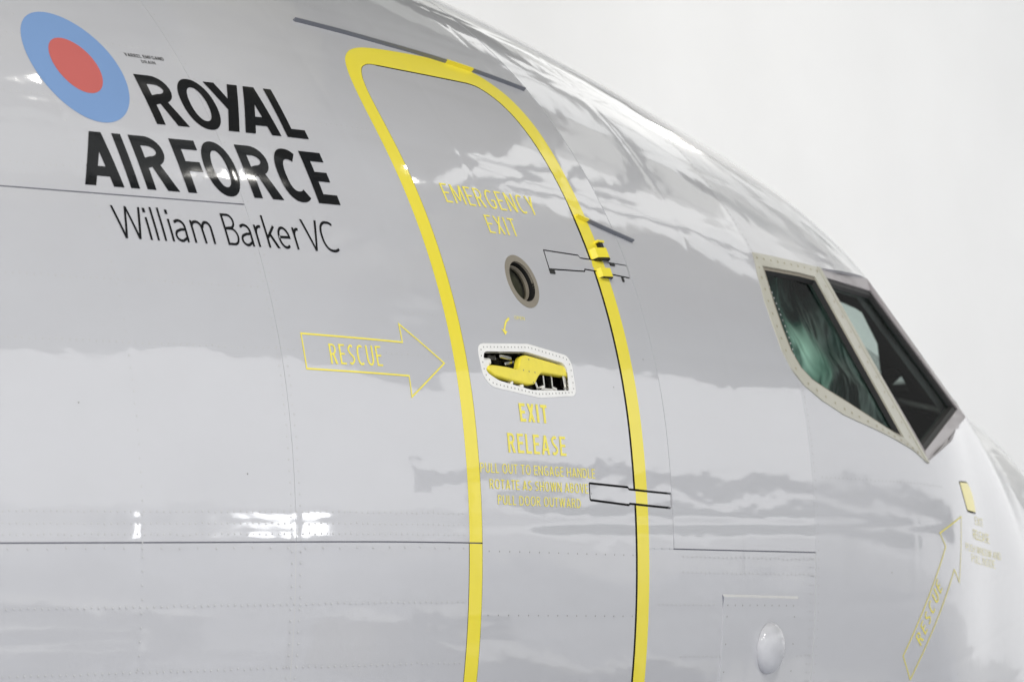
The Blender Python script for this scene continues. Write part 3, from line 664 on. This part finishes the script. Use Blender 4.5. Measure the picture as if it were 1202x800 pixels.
def glyph(ch, W, w):
    h = w*.86; x0, x1 = w/2, W-w/2; y0, y1 = h/2, 1-h/2; cx = W/2; k = []
    st = lambda *p: k.append(stroke(p, w)); po = lambda *p: k.append([list(p)])
    hb = lambda xa, xb, y: po((xa, y-h/2), (xb, y-h/2), (xb, y+h/2), (xa, y+h/2))
    vb = lambda x, ya=0, yb=1: po((x-w/2, ya), (x+w/2, ya), (x+w/2, yb), (x-w/2, yb))
    d = w*1.12
    if ch == 'A': po((0, 0), (d, 0), (cx+d*.42, 1), (cx-d*.5, 1)); po((W, 0), (W-d, 0), (cx-d*.42, 1), (cx+d*.5, 1)); hb(W*.2, W*.8, .27)
    elif ch == 'B':
        vb(x0); k.append(stroke([(x0, y1), (W*.5, y1)]+arc(W*.5, .765-h*.1, x1*.93-W*.5, .235-h*.4, 90, -90)+[(x0, .53)], h)); k.append(stroke([(x0, .53), (W*.52, .53)]+arc(W*.52, .53/2+h/4, x1-W*.52, .53/2-h/4, 90, -90)+[(x0, y0)], h))
    elif ch in 'CG':
        k.append(stroke(arc(W*.56, .5, W*.56-w/2, .5-h/2, 54 if ch == 'C' else 55, 306 if ch == 'C' else 318, 26, .85), w*.96))
        if ch == 'G': hb(W*.55, W, .45); vb(x1, .14, .45)
    elif ch == 'D': k.append(stroke([(x0, y0), (x0, y1), (W*.42, y1)]+arc(W*.42, .5, x1-W*.42, .5-h/2, 88, -88, 18)+[(W*.42, y0)], w*.95, True))
    elif ch == 'E': vb(x0); hb(0, W, y1); hb(0, W*.92, .52); hb(0, W, y0)
    elif ch == 'F': vb(x0); hb(0, W, y1); hb(0, W*.9, .50)
    elif ch == 'H': vb(x0); vb(x1); hb(0, W, .5)
    elif ch == 'I': vb(x0)
    elif ch == 'K': vb(x0); st((x0, .36), (W-d*.5, 1)); po((W, 0), (W-d*1.15, 0), (W*.32, .52), (W*.32+d*.6, .66))
    elif ch == 'L': vb(x0); hb(0, W, y0)
    elif ch == 'M': vb(x0); vb(x1); po((0, 1), (d, 1), (cx+d*.4, .15), (cx-d*.4, .15)); po((W, 1), (W-d, 1), (cx-d*.4, .15), (cx+d*.4, .15))
    elif ch == 'N': vb(x0); vb(x1); po((0, 1), (d*1.05, 1), (W, 0), (W-d*1.05, 0))
    elif ch == 'O': k.append([arc(cx, .5, W/2, .515, 0, 350, 36, .93), arc(cx, .5, W/2-w, .515-h*.95, 0, 350, 36, .93)])
    elif ch == 'P': vb(x0); k.append(stroke([(x0, y1), (W*.5, y1)]+arc(W*.5, .73-h*.1, x1-W*.5, .27-h*.4, 90, -90)+[(x0, .46)], h))
    elif ch == 'R': vb(x0); k.append(stroke([(x0, y1), (W*.45, y1)]+arc(W*.45, .735-h*.08, x1*.93-W*.45, .265-h*.42, 90, -90)+[(x0, .47)], h)); po((W, 0), (W-d*1.2, 0), (W*.36, .5), (W*.36+d*.9, .52))
    elif ch == 'S': k.append(stroke(smooth_poly([(x1*.93, y1-.07), (W*.55, y1), (x0+.03*W, .80), (x0+W*.12, .62), (W*.5, .5), (x1-W*.08, .38), (x1, .22), (W*.45, y0), (x0, y0+.06)], 5, False), w*.92))
    elif ch == 'T': vb(cx); hb(0, W, y1)
    elif ch == 'U': k.append(stroke([(x0, 1)]+arc(cx, .36, cx-w/2, .36-h/2, 180, 360, 16)+[(x1, 1)], w))
    elif ch == 'V': po((0, 1), (d, 1), (cx+d*.42, 0), (cx-d*.42, 0)); po((W, 1), (W-d, 1), (cx-d*.42, 0), (cx+d*.42, 0))
    elif ch == 'W':
        e = d*.95; a, b = W*.27, W*.73
        po((0, 1), (e, 1), (a+e*.5, 0), (a-e*.5, 0)); po((cx-e*.45, 1), (cx+e*.45, 1), (a+e*.5, 0), (a-e*.5, 0)); po((cx-e*.45, 1), (cx+e*.45, 1), (b+e*.5, 0), (b-e*.5, 0)); po((W, 1), (W-e, 1), (b-e*.5, 0), (b+e*.5, 0))
    elif ch == 'X': po((0, 1), (d, 1), (W, 0), (W-d, 0)); po((W, 1), (W-d, 1), (0, 0), (d, 0))
    elif ch == 'Y': vb(cx, 0, .5); po((0, 1), (d*1.05, 1), (cx+w*.5, .42), (cx-w*.5, .40)); po((W, 1), (W-d*1.05, 1), (cx-w*.5, .42), (cx+w*.5, .40))
    elif ch == 'y': po((W-d*1.1, 1), (W, 1), (.05*W+d*1.15, 0), (.05*W, 0)); po((0, 1), (d*1.15, 1), (W*.62, .47), (W*.40, .36))
    elif ch == 'v': e = W*.28; po((0, 0), (e, 0), (W*.89, 1), (W*.60, 1)); po((W-e*.95, 0), (W, 0), (W*.90, 1), (W*.62, 1)); hb(W*.2, W*.85, .27)
    elif ch == 'i': vb(x0, 0, .70); po((x0-w*.62, .85), (x0+w*.62, .85), (x0+w*.62, .99), (x0-w*.62, .99))
    elif ch == 'l': vb(x0, 0, 1.03)
    elif ch == 'm':
        vb(x0, 0, .71); k.append(stroke([(x0, .5)]+arc(W*.28, .5, W*.28-w/2, .21-h/2, 170, 0, 10)+[(W*.54, 0)], w)); k.append(stroke([(W*.53, .5)]+arc(W*.76, .5, W*.24-w/2, .21-h/2, 170, 0, 10)+[(x1, 0)], w))
    elif ch == 'r': vb(x0, 0, .71); k.append(stroke([(x0, .42)]+arc(W*.75, .40, W*.75-w/2, .30-h/2, 160, 75, 8), w))
    elif ch == 'a': k.append(stroke([(w*.9, .62)]+arc(cx, .47, cx-w/2, .24-h/2, 130, 0, 10)+[(x1, 0)], w)); k.append(stroke([(x1, .40), (W*.55, .39)]+arc(W*.45, .20, W*.45-w/2, .20-h/2+.0, 100, 285, 12)+[(x1, .14)], w*.92))
    elif ch == 'e': k.append(stroke([(x0, .37), (x1, .37)]+arc(cx, .355, cx-w/2, .355-h/2, 5, 310, 24), w*.95))
    elif ch == 'k': vb(x0, 0, 1.03); st((x0, .30), (W-w*.6, .70)); po((W, 0), (W-d*1.2, 0), (W*.30, .42), (W*.30+d*.7, .50))
    return k
def write(name, text, tL, tR, zb_, zt_, w, mat, off=.0008, boxes=None, parent=root, label=None, slope=0., gap=.17, wscale=1.):
    """text on the skin from tL (aft) to tR, baseline zb_, cap line zt_"""
    tm = (tL+tR)/2; capa = float(z2s(tm, zt_)-z2s(tm, zb_)); shapes = []
    if boxes is None:
        x = 0; adv = []; wd = 0; wn = []
        for ch in text:
            if ch == ' ': x += .34; wd += 1; continue
            W = max(CW.get(ch, .5)*wscale, w); adv.append((ch, x, W)); wn.append(wd); x += W+gap
        tot = x-gap; sc = (tL-tR)/tot
        items = [(ch, tL-a*sc, W, sc) for ch, a, W in adv]
    else: items = [(ch, a, (a-b)/capa, capa) for (ch, a, b) in boxes]; wn = [0]*len(items)
    words = {}
    for (ch, ta, W, sc), wk in zip(items, wn):
        shapes = words.setdefault(wk, [])
        ww = w if boxes is not None else w*capa/sc
        for shp in glyph(ch, W, ww):
            lp2 = []
            for lp_ in shp:
                A = np.array(lp_); t = ta-A[:, 0]*sc; z = zb_+(zt_-zb_)*A[:, 1]+slope*(tL-t); lp2.append(list(zip(t, z2s(t, z))))
            shapes.append(lp2)
    for wk in sorted(words): decal(name, words[wk], off, mat, parent, label)
write('lettering', 'ROYAL', 6.062, 5.523, .684, .810, .212, M['black'], boxes=[('R', 6.062, 5.950), ('O', 5.938, 5.818), ('y', 5.822, 5.700), ('v', 5.756, 5.626), ('L', 5.603, 5.523)], label='black bold word ROYAL', off=.0012)
write('lettering', 'AIRFORCE', 6.385, 5.507, .5175, .6495, .212, M['black'], boxes=[('v', 6.385, 6.257), ('I', 6.235, 6.207), ('R', 6.181, 6.073)], label='black bold word AIR', off=.0012)
write('lettering', 'FORCE', 6.385, 5.507, .5175, .6495, .212, M['black'], boxes=[('F', 6.045, 5.960), ('O', 5.957, 5.848), ('R', 5.820, 5.715), ('C', 5.701, 5.603), ('E', 5.588, 5.507)], label='black bold word FORCE', off=.0012)
write('lettering', 'WilliamBarkerVC', 6.325, 5.562, .3965, .4725, .088, M['black'], boxes=[('W', 6.325, 6.229), ('i', 6.221, 6.214), ('l', 6.198, 6.191), ('l', 6.174, 6.167), ('i', 6.148, 6.141), ('a', 6.134, 6.092), ('m', 6.074, 6.004)], label='thin black name William')
write('lettering', 'Barker', 6.325, 5.562, .3965, .4725, .088, M['black'], boxes=[('B', 5.962, 5.918), ('a', 5.912, 5.872), ('r', 5.858, 5.832), ('k', 5.823, 5.784), ('e', 5.781, 5.738), ('r', 5.724, 5.700)], label='thin black name Barker')
write('lettering', 'VC', 6.325, 5.562, .3965, .4725, .088, M['black'], boxes=[('V', 5.685, 5.625), ('C', 5.623, 5.563)], label='thin black letters VC')
write('lettering', 'VARREL EMFGAND', 6.054, 5.921, .8565, .8655, .2, M['small'], off=.001, label='tiny black stencil word above ROYAL', slope=-.008)
write('lettering', 'DRAIN', 6.007, 5.960, .8425, .8505, .2, M['small'], off=.001)
YT = M['yellow_thin']
write('lettering', 'EMERGENCY', 5.031, 4.585, .5605, .611, .135, YT, parent=door, label='yellow word EMERGENCY', wscale=.8)
write('lettering', 'EXIT', 4.875, 4.731, .4925, .540, .135, YT, parent=door, wscale=.8)
write('lettering', 'EXIT', 4.942, 4.808, .0145, .0595, .225, YT, parent=door, label='bold yellow word EXIT')
write('lettering', 'RELEASE', 5.012, 4.733, -.063, -.0155, .225, YT, parent=door)
write('lettering', 'PULL OUT TO ENGAGE HANDLE', 5.147, 4.597, -.114, -.091, .2, YT, parent=door, label='small yellow instruction word')
write('lettering', 'ROTATE AS SHOWN ABOVE', 5.109, 4.636, -.152, -.129, .2, YT, parent=door)
write('lettering', 'PULL DOOR OUTWARD', 5.075, 4.678, -.1888, -.1665, .2, YT, parent=door)
write('lettering', 'RESCUE', 5.694, 5.503, .1265, .174, .12, YT, label='yellow word RESCUE inside the outlined arrow', wscale=.72)
write('lettering', 'OPEN', 4.883, 4.835, .270, .2785, .16, YT, parent=door)
def line_decal(name, pts, w_, closed=True, mat=YT, parent=root, label=None, off=.0008, raw_=False):
    return decal(name, [stroke(pts if raw_ else tz(pts), w_, closed)], off, mat, parent, label)
line_decal('rescue_arrow', [(5.784, .195), (5.411, .187), (5.411, .231), (5.252, .143), (5.407, .057), (5.407, .107), (5.784, .113)], .0042, label='yellow outlined arrow pointing at the door')
# curved little arrow above the handle
ar = smooth_poly(tz([(4.911, .2705), (4.928, .262), (4.940, .250), (4.947, .238)]), 4, False)
decal('rotation_arrow', [stroke(ar, .0062), [tz([(4.960, .243), (4.934, .236), (4.9475, .2265)])]], .0008, YT, door, 'small curved yellow arrow above the handle')
# roundel
def ellip(tc_, zc0, rt, rs, n=72):
    s0 = float(z2s(tc_, zc0)); return [(tc_+rt*math.cos(2*math.pi*i/n), s0+rs*math.sin(2*math.pi*i/n)) for i in range(n)]
ro = decal('roundel', [[ellip(6.2485, .8165, .1505, .1515)]], .0008, M['blue'], label='pale blue disc of the roundel')
decal('roundel_centre', [[ellip(6.2485, .8170, .0752, .0757)]], .0012, M['red'], ro, 'pale red centre of the roundel')
# nose rescue arrow and words
line_decal('rescue_arrow', [(2.409, -.156), (2.648, -.213), (2.601, -.249), (2.909, -.554), (2.848, -.618), (2.525, -.311), (2.472, -.345)], .0042, label='faint yellow outlined arrow under the cockpit')
def write_dir(name, text, a, b, capv, w, mat, parent=root, label=None):
    """letters running from point a to point b (flat coords), cap direction capv"""
    A0 = np.array(tz([a])[0]); B0 = np.array(tz([b])[0]); cv = np.array(capv); x = 0; adv = []
    for ch in text:
        W = CW[ch]*.8; adv.append((ch, x, W)); x += W+.25
    L = np.linalg.norm(B0-A0); e = (B0-A0)/L; sc = L/(x-.25); shapes = []
    for ch, xx, W in adv:
        for shp in glyph(ch, W, w): shapes.append([[tuple(A0+e*(xx+p[0])*sc+cv*p[1]) for p in l] for l in shp])
    return decal(name, shapes, .0008, mat, parent, label)
write_dir('lettering', 'RESCUE', (2.792, -.528), (2.639, -.367), (.040, .024), .12, YT, label='faint yellow word RESCUE inside the slanted arrow')
write('lettering', 'EXIT', 2.183, 2.043, -.165, -.142, .16, YT, label='faint yellow word EXIT under the flap')
write('lettering', 'RELEASE', 2.240, 1.960, -.209, -.182, .16, YT)
write('lettering', 'PUSH WINDOW AND', 2.372, 1.80, -.250, -.229, .14, YT, slope=.0)
write('lettering', 'PULL INSIDE', 2.290, 1.90, -.279, -.256, .14, YT)

# ------------------------------------------------------------------ hangar
def struct(name, V, Fc, mat, label=None):
    me = mesh(name, V, Fc, mat, smooth=False); o = bpy.data.objects.new(name, me); COL.objects.link(o); o['kind'] = 'structure'
    if label: o['label'] = label
    return o
def quad(a, b, c_, d): return [a, b, c_, d], [(0, 1, 2, 3)]
m_floor = plain('painted_concrete_floor', (.62, .64, .70), .5, 0, 0, .35, .5, .4)
m_wall = plain('white_wall_cladding', (.88, .88, .885), .7, 0, 0, .3)
m_green = plain('grey_green_cladding', (.22, .25, .235), .6, 0, 0, .16, .5, .75)
m_roof = plain('beige_roof_lining', (.34, .32, .23), .8, 0, 0, .3, .5, .6)
m_sky = [emit('daylit_skylight', c_, e_) for c_, e_ in (((.93, .92, .84), .20), ((.92, .94, .90), .28), ((.97, .98, .97), .85), ((.96, .96, .92), .55), ((.98, .98, .96), 1.0))]
m_roof2 = plain('grey_roof_lining', (.22, .225, .21), .8, 0, 0, .3, .5, .6)
m_roof3 = plain('brown_roof_lining', (.13, .115, .08), .8, 0, 0, .3, .5, .6)
m_beam = plain('dark_roof_steel', (.10, .11, .11), .5, 0, 0, 1.)
FZ = -3.5
struct('hangar_floor', *quad((-60, -27, FZ), (43, -27, FZ), (43, 23, FZ), (-60, 23, FZ)), m_floor)
def ribbed_wall(name, P0_, P1_, z0, z1, pitch, dep, inward, mat):
    P0_ = np.array(P0_, float); P1_ = np.array(P1_, float); L = np.linalg.norm(P1_-P0_); e = (P1_-P0_)/L; n = int(L/pitch); V = []; Fc = []
    iw = np.array(inward, float)
    for i in range(n):
        for u, d in ((0, 0), (.42, 0), (.5, dep), (.92, dep)):
            p = P0_+e*(i+u)*pitch+iw*d
            V += [(p[0], p[1], z0), (p[0], p[1], z1)]
    V += [(P1_[0], P1_[1], z0), (P1_[0], P1_[1], z1)]
    k = len(V)//2
    for i in range(k-1): Fc.append((2*i, 2*i+2, 2*i+3, 2*i+1))
    return struct(name, V, Fc, mat)
ribbed_wall('hangar_wall', (-60, 22, 0), (42, 22, 0), FZ, 24, 1.1, .004, (0, -1, 0), m_wall)
ribbed_wall('hangar_upper_wall', (41.95, -26, 0), (41.95, -7, 0), 10.2, 16, 1.2, .08, (-1, 0, 0), m_green)
for k in range(7):
    y0 = -6.7+k*4.1; struct('hangar_end_window', *quad((41.95, y0, 8.9), (41.95, y0+3.5, 8.9), (41.95, y0+3.5, 15.6), (41.95, y0, 15.6)), m_sky[2+k % 3])
ribbed_wall('hangar_end_wall', (42.3, -7, 0), (42.3, 22, 0), 8.3, 16, 1.2, .05, (-1, 0, 0), m_green)
struct('apron', *quad((-160, -160, FZ-.05), (160, -160, FZ-.05), (160, 100, FZ-.05), (-160, 100, FZ-.05)), plain('pale_apron_concrete', (.62, .62, .62), .6, 0, 0, .5))
ribbed_wall('hangar_upper_wall', (-60, -25.9, 0), (42, -25.9, 0), 8.2, 15.95, 1.2, .08, (0, 1, 0), m_green)
def beam(name, x0, x1, y0, y1, z0, z1, mat):
    P = np.array([(x0+x1)/2, (y0+y1)/2, (z0+z1)/2]); I = np.eye(3)
    o = bpy.data.objects.new(name, box_mesh(name, P, I[0], I[1], I[2], (x1-x0)/2, (y1-y0)/2, (z1-z0)/2, mat, .1)); COL.objects.link(o); o['kind'] = 'structure'; return o
beam('hangar_crash_rail', 41.4, 41.8, -26, 3, 1.5, 2.6, m_beam)
beam('hangar_crash_rail', 32.5, 41.4, -26.2, -25.95, 1.1, 2.0, m_beam)
for y in (-25., -18., -11., -4.): beam('hangar_rail_post', 41.45, 41.75, y, y+.3, FZ, 1.5, m_green)
beam('hangar_crash_rail', 41.3, 41.8, -22.5, -9.5, -.5, .8, m_green)
for x in list(np.arange(-50, 17, 6.))+[25., 36.]: beam('hangar_roof_beam', x, x+.3, -26, 22, 14.6 if x < 17 else 15.5, 15.4 if x < 17 else 15.8, m_beam)
for y in np.arange(-24, 22, 4.): beam('hangar_roof_purlin', -60, 42, y, y+.12, 15.82, 15.95, m_beam)
for i, x in enumerate(np.arange(-30, 42, 6.)):
    for j, y in enumerate(np.arange(-26, 21, 5.)):
        if y > -30 and not ((y < -8.5 or (x < 22 and y < 8) or (i*3+j*5) % 6 == 0) and (i*7+j*3) % 11):
            struct('hangar_skylight', *quad((x, y, 16), (x, y+5, 16), (x+6, y+5, 16), (x+6, y, 16)), m_sky[(i+j) % 2] if x < 22 or y < -8.5 else m_sky[2+(i+j*2) % 3]); continue
        if (y < -8.5 or (x < 22 and y < 8) or (i*3+j*5) % 6 == 0) and (i*7+j*3) % 11:
            struct('hangar_roof_panel', *quad((x, y, 16), (x, y+5, 16), (x+6, y+5, 16), (x+6, y, 16)), (m_roof, m_roof2, m_roof3)[(i*5+j*j) % 3])
# unseen dark panels and bars added for reflection contrast, plus a red banner
rr = random.Random(11); m_dark = plain('charcoal_panel', (.07, .075, .075), .7, 0, 0, .5); m_red = plain('red_banner_cloth', (.45, .03, .04), .8, 0, 0, .5)
for k in range(7):
    x = rr.uniform(20, 40); y = rr.uniform(-9, 16); z = rr.uniform(10.5, 14.3); a = rr.uniform(-.9, .9); w_ = rr.uniform(.6, 1.9); h_ = rr.uniform(.8, 2.2)
    c_, s_ = math.cos(a)*w_, math.sin(a)*w_
    struct('reflection_panel', *quad((x-c_*.3, y-w_, z), (x+c_*.3, y+w_, z+s_*.3), (x+c_*.3, y+w_*.8, z+h_), (x-c_*.3, y-w_*.5, z+h_*.8)), m_dark if k % 3 else m_green)
struct('hangar_banner', *quad((30, -3.6, 11.5), (30, -1.9, 11.5), (30, -1.9, 13.6), (30, -3.6, 13.6)), m_red)
for x0, y0, x1, y1, z in ((22, -5, 41, 6, 13.6), (24, 8, 41, -7, 12.6)):
    d = Vector((x1-x0, y1-y0, 0)); L_ = d.length; d.normalize(); n_ = np.array([-d.y, d.x, 0])
    o = bpy.data.objects.new('hangar_duct', box_mesh('hangar_duct', np.array([(x0+x1)/2, (y0+y1)/2, z]), np.array(d), n_, np.array([0, 0, 1.]), L_/2, .10, .10, m_beam, .3)); COL.objects.link(o); o['kind'] = 'structure'
# lamps
m_lamp = emit('hangar_lamp_glow', (1, .98, .93), 20.)
def lamp(x, y, z, e, r=.45):
    l = bpy.data.lights.new('hangar_and_fill_lamp', 'AREA'); l.shape = 'DISK'; l.size = 2*r; l.energy = e; l.color = (1, .97, .91)
    o = bpy.data.objects.new('hangar_and_fill_lamp', l); COL.objects.link(o); o.location = (x, y, z)
for x, y in ((9.7, -8.0), (14.5, -12.8), (20., -6.4)): lamp(x, y, 14.4, 26., .22)
for x, y, e in ((-11., -15., 1300.), (-24., -12., 1300.), (-18., -20., 1300.), (-10., 14., 380.), (4., 16., 420.), (18., 16., 420.), (30., 14., 320.), (34., 4., 160.)): lamp(x, y, 14.0, e)  # added fill lamps out of view, brightening the skin and the far wall
fl = struct('added_glint_panel', *quad((20.75, -25.8, -2.2), (22.5, -25.8, -2.2), (22.5, -25.8, -1.3), (20.75, -25.8, -1.3)), emit('glint_panel_glow', (.97, .98, 1), 7.))  # glowing panel added out of view to make the glint on the lower skin
for x in (20.1, 22.5): beam('glint_panel_post', x, x+.1, -26.05, -25.95, FZ, -1.1, m_beam)

# low equipment cases standing on the hangar floor ahead of the wing, seen only mirrored in the skin
for k, (x, y, rz, sx, sy, h_, c_) in enumerate(((5.2, -6.2, .3, 1.1, .7, 1.1, (.10, .10, .11)), (3.9, -8.6, -.2, 1., .6, .95, (.30, .27, .20)), (7.2, -8.0, .1, 1.2, .8, 1.3, (.07, .08, .09)), (2.2, -10.6, .5, 1., .6, 1., (.16, .17, .18)), (6.6, -4.6, -.3, 1., .7, 1., (.28, .26, .22)), (.6, -9.4, .2, .9, .5, .8, (.05, .05, .06)))):
    P = np.array([0, 0, h_/2]); I = np.eye(3); t = bpy.data.objects.new('equipment_case', None); COL.objects.link(t); t.location = (x, y, FZ); t.rotation_euler = (0, 0, rz)
    t['category'] = 'case'; t['group'] = 'low equipment cases on the hangar floor'
    t['label'] = ['largest dark charcoal wheeled case', 'small tan case', 'tall blackish case farthest from the aircraft tail', 'mid grey case beside the nose wheel lane', 'beige case nearest the nose', 'lowest black case'][k]+' on the grey hangar floor'
    b_ = bpy.data.objects.new('body', box_mesh('body', P, I[0], I[1], I[2], sx, sy, h_/2-.06, plain('case_paint', c_, .4), .12)); COL.objects.link(b_); b_.parent = t
    l_ = bpy.data.objects.new('lid', box_mesh('lid', np.array([0, 0, h_-.03]), I[0], I[1], I[2], sx+.02, sy+.02, .04, M['steel'], .3)); COL.objects.link(l_); l_.parent = t
    for a in (-1, 1):
        for b in (-1, 1):
            w_ = bpy.data.objects.new('caster', box_mesh('caster', np.array([a*(sx-.1), b*(sy-.1), .035]), I[0], I[1], I[2], .05, .03, .035, M['dark'], .5)); COL.objects.link(w_); w_.parent = t
